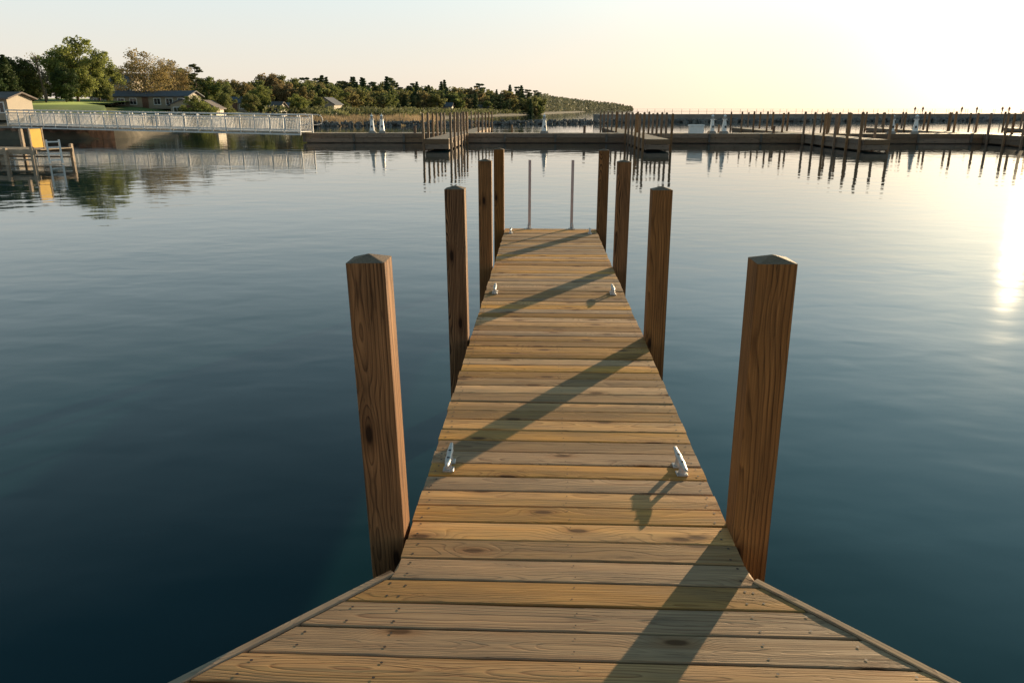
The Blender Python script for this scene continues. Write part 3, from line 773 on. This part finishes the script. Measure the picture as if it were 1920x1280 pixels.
# ------------------------------------------------------------------ houses
def house(x,D,w,dep,eave,rise,wall,roof,rot=0,gable=False,wins=4,label='',name='house',chim=False,z=None):
    px,py=W(B(x)*D,D);zz=(gz(px,py) if z is None else z)
    e=empty(name,(px,py,zz-.2),(0,0,rot));tag(e,label,'house' if name=='house' else 'building')
    mb=MB();mb.box((0,0,eave/2),(w,dep,eave))
    if gable: mb.add([(-w/2,-dep/2,eave),(w/2,-dep/2,eave),(0,-dep/2,eave+rise),(-w/2,dep/2,eave),(w/2,dep/2,eave),(0,dep/2,eave+rise)],[(0,1,2),(5,4,3)])
    else: mb.add([(-w/2,-dep/2,eave),(-w/2,dep/2,eave),(-w/2,0,eave+rise),(w/2,-dep/2,eave),(w/2,dep/2,eave),(w/2,0,eave+rise)],[(2,1,0),(3,4,5)])
    mb.obj('wall',[wall],e)
    mb=MB();o=.4;th=.14
    if gable:
        for s in(-1,1):
            X0=s*(w/2+o);Z0=eave-rise*o/(w/2);y0,y1=-dep/2-o,dep/2+o
            vv=[(X0,y0,Z0),(0,y0,eave+rise),(0,y1,eave+rise),(X0,y1,Z0)];vv+=[(a,b,c+th) for a,b,c in vv]
            mb.add(vv,[(0,1,2,3),(4,5,6,7),(0,1,5,4),(1,2,6,5),(2,3,7,6),(3,0,4,7)])
    else:
        for s in(-1,1):
            Y0=s*(dep/2+o);Z0=eave-rise*o/(dep/2);x0,x1=-w/2-o,w/2+o
            vv=[(x0,Y0,Z0),(x0,0,eave+rise),(x1,0,eave+rise),(x1,Y0,Z0)];vv+=[(a,b,c+th) for a,b,c in vv]
            mb.add(vv,[(0,1,2,3),(4,5,6,7),(0,1,5,4),(1,2,6,5),(2,3,7,6),(3,0,4,7)])
    r=mb.obj('roof',[roof],e)
    n=wins+1;di=n//2
    for k in range(n):
        xx=-w/2+w*(k+.5)/n
        if k==di:
            mb=MB();mb.box((xx,-dep/2-.03,1.0),(.95,.08,1.9));mb.obj('door',[M_door],e)
        else:
            mb=MB();mb.box((xx,-dep/2-.03,eave*.58),(min(1.5,w/n*.6),.06,1.05),m=0);mb.box((xx,-dep/2-.05,eave*.58),(min(1.3,w/n*.6-.2),.06,.85),m=1);mb.box((xx,-dep/2-.085,eave*.58),(.05,.02,.85),m=0)
            mb.obj('window',[M_white,M_glass],e)
    return e
house(280,126,15,6,1.9,.75,M_wallt,M_roofg,.05,False,7,'long low tan motel building with grey shingle roof','building')
house(228,150,8,7,3.2,1.6,M_wallt,M_roofg,.1,False,4,'two-level house with grey-blue gable roof')
house(352,120,3.6,6,2.0,.75,M_wallc,M_roofg,.25,True,1,'small cream house with gable end facing the water')
house(392,124,3.3,6,1.95,1.0,M_wallc,M_roofb,.2,True,1,'small cream cottage with steep gable')
house(-2,77,4.4,4,2.0,.5,M_wallt,M_roofb,.05,False,2,'tan shore building with shallow brown roof','building')
house(512,172,4.5,5,2.0,1.0,M_wallw,M_roofb,0,False,2,'white house with brown roof by the reeds')
house(548,182,4.6,5,2.0,.9,M_wallc,M_roofg,0,False,2,'small cream cottage near the shore')
house(448,164,4,5,1.9,1.0,M_wallt,M_roofg,.1,False,2,'tan house with grey roof under the trees')
house(618,212,5,6,2.8,1.6,M_wallt,M_roofg,-.1,True,1,'tan tall house with dark gable roof')
house(832,352,8,6,2.8,1.6,M_wallt,M_roofg,0,False,3,'tan lakeside house in front of the wood')
house(905,392,8,6,2.6,1.5,M_wallt,M_roofb,0,False,3,'tan house near the bay shore')

# utility pole
x,y=W(B(90)*98,98);z=gz(x,y)
e=empty('utility_pole',(x,y,z-.2),(0,-.07,.2));tag(e,'leaning dark wooden utility pole with crossarm','utility pole')
mb=MB();mb.cyl((0,0,0),(0,0,5.6),.13,.09,8);mb.obj('pole',[M_bark],e)
mb=MB();mb.box((0,0,5.2),(.9,.1,.12));[mb.cyl((k,0,5.26),(k,0,5.4),.04,n=6) for k in(-.4,0.2,.4)];mb.obj('crossarm',[M_bark],e)

# ------------------------------------------------------------------ light, sky, camera
EL=math.radians(7.5);AZ=math.radians(32)
s=Vector((math.sin(AZ)*math.cos(EL),math.cos(AZ)*math.cos(EL),math.sin(EL)))
ld=bpy.data.lights.new('sun','SUN');ld.energy=8.5;ld.angle=math.radians(.53);ld.color=(1,.76,.46)
lo=bpy.data.objects.new('sun',ld);COL.objects.link(lo);lo.rotation_euler=s.to_track_quat('Z','Y').to_euler()
w=bpy.data.worlds.new('World');scene.world=w;w.use_nodes=True;nt=w.node_tree;bg=nt.nodes['Background'];out=nt.nodes['World Output']
def wn(t,**k):
    x=nt.nodes.new(t)
    for a,b in k.items():setattr(x,a,b)
    return x
def wramp(sock,st):
    rp=wn('ShaderNodeValToRGB');nt.links.new(sock,rp.inputs[0]);e=rp.color_ramp.elements
    while len(e)<len(st):e.new(.5)
    for i,(p,c) in enumerate(st):e[i].position=p;e[i].color=(*c,1)
    return rp.outputs[0]
sk=wn('ShaderNodeTexSky');sk.sky_type='NISHITA';sk.sun_disc=False;sk.sun_elevation=EL;sk.sun_rotation=AZ;sk.air_density=1.0;sk.dust_density=.7;sk.ozone_density=1.5;sk.altitude=0
hsv=wn('ShaderNodeHueSaturation');hsv.inputs['Saturation'].default_value=.8;nt.links.new(sk.outputs[0],hsv.inputs['Color'])
nt.links.new(hsv.outputs[0],bg.inputs[0]);bg.inputs[1].default_value=.01
# thin high haze: pale veil fading to blue overhead, brighter around the sun
tc=wn('ShaderNodeTexCoord');sx=wn('ShaderNodeSeparateXYZ');nt.links.new(tc.outputs['Generated'],sx.inputs[0])
veil=wramp(sx.outputs[2],[(0,(.88,.74,.61)),(.05,(.87,.81,.71)),(.13,(.78,.86,.85)),(.20,(.60,.74,.79)),(.32,(.32,.49,.57)),(.55,(.07,.17,.23)),(1,(.03,.08,.12))])
bg2=wn('ShaderNodeBackground');nt.links.new(veil,bg2.inputs[0]);bg2.inputs[1].default_value=.95
ad=wn('ShaderNodeAddShader');nt.links.new(bg.outputs[0],ad.inputs[0]);nt.links.new(bg2.outputs[0],ad.inputs[1])
dt=wn('ShaderNodeVectorMath',operation='DOT_PRODUCT');nt.links.new(tc.outputs['Generated'],dt.inputs[0]);dt.inputs[1].default_value=s
cl=wn('ShaderNodeMath',operation='MAXIMUM');nt.links.new(dt.outputs['Value'],cl.inputs[0]);cl.inputs[1].default_value=0
pw=wn('ShaderNodeMath',operation='POWER');nt.links.new(cl.outputs[0],pw.inputs[0]);pw.inputs[1].default_value=7
ml=wn('ShaderNodeMath',operation='MULTIPLY');nt.links.new(pw.outputs[0],ml.inputs[0]);ml.inputs[1].default_value=.8
lobe=wramp(sx.outputs[2],[(0,(.36,.20,.05)),(.08,(.40,.25,.09)),(.15,(.48,.40,.26)),(.25,(.80,.95,.95)),(.45,(.65,1.2,1.4)),(1,(.2,.5,.8))])
bg3=wn('ShaderNodeBackground');nt.links.new(lobe,bg3.inputs[0]);nt.links.new(ml.outputs[0],bg3.inputs[1])
ad2=wn('ShaderNodeAddShader');nt.links.new(ad.outputs[0],ad2.inputs[0]);nt.links.new(bg3.outputs[0],ad2.inputs[1])
# tight aureole close to the sun
pw2=wn('ShaderNodeMath',operation='POWER');nt.links.new(cl.outputs[0],pw2.inputs[0]);pw2.inputs[1].default_value=110
bg4=wn('ShaderNodeBackground');bg4.inputs[0].default_value=(1,.9,.62,1);nt.links.new(pw2.outputs[0],bg4.inputs[1])
ad3=wn('ShaderNodeAddShader');nt.links.new(ad2.outputs[0],ad3.inputs[0]);nt.links.new(bg4.outputs[0],ad3.inputs[1]);nt.links.new(ad3.outputs[0],out.inputs[0])
cd=bpy.data.cameras.new('camera');cam=bpy.data.objects.new('camera',cd);COL.objects.link(cam)
cam.location=(0,0,EYE);cam.rotation_euler=(math.radians(90-17.2),0,YAW);cd.sensor_width=36;cd.lens=26.25;cd.clip_end=40000;cd.clip_start=.05
scene.camera=cam
scene.view_settings.view_transform='Standard';scene.view_settings.look='None';scene.view_settings.exposure=0
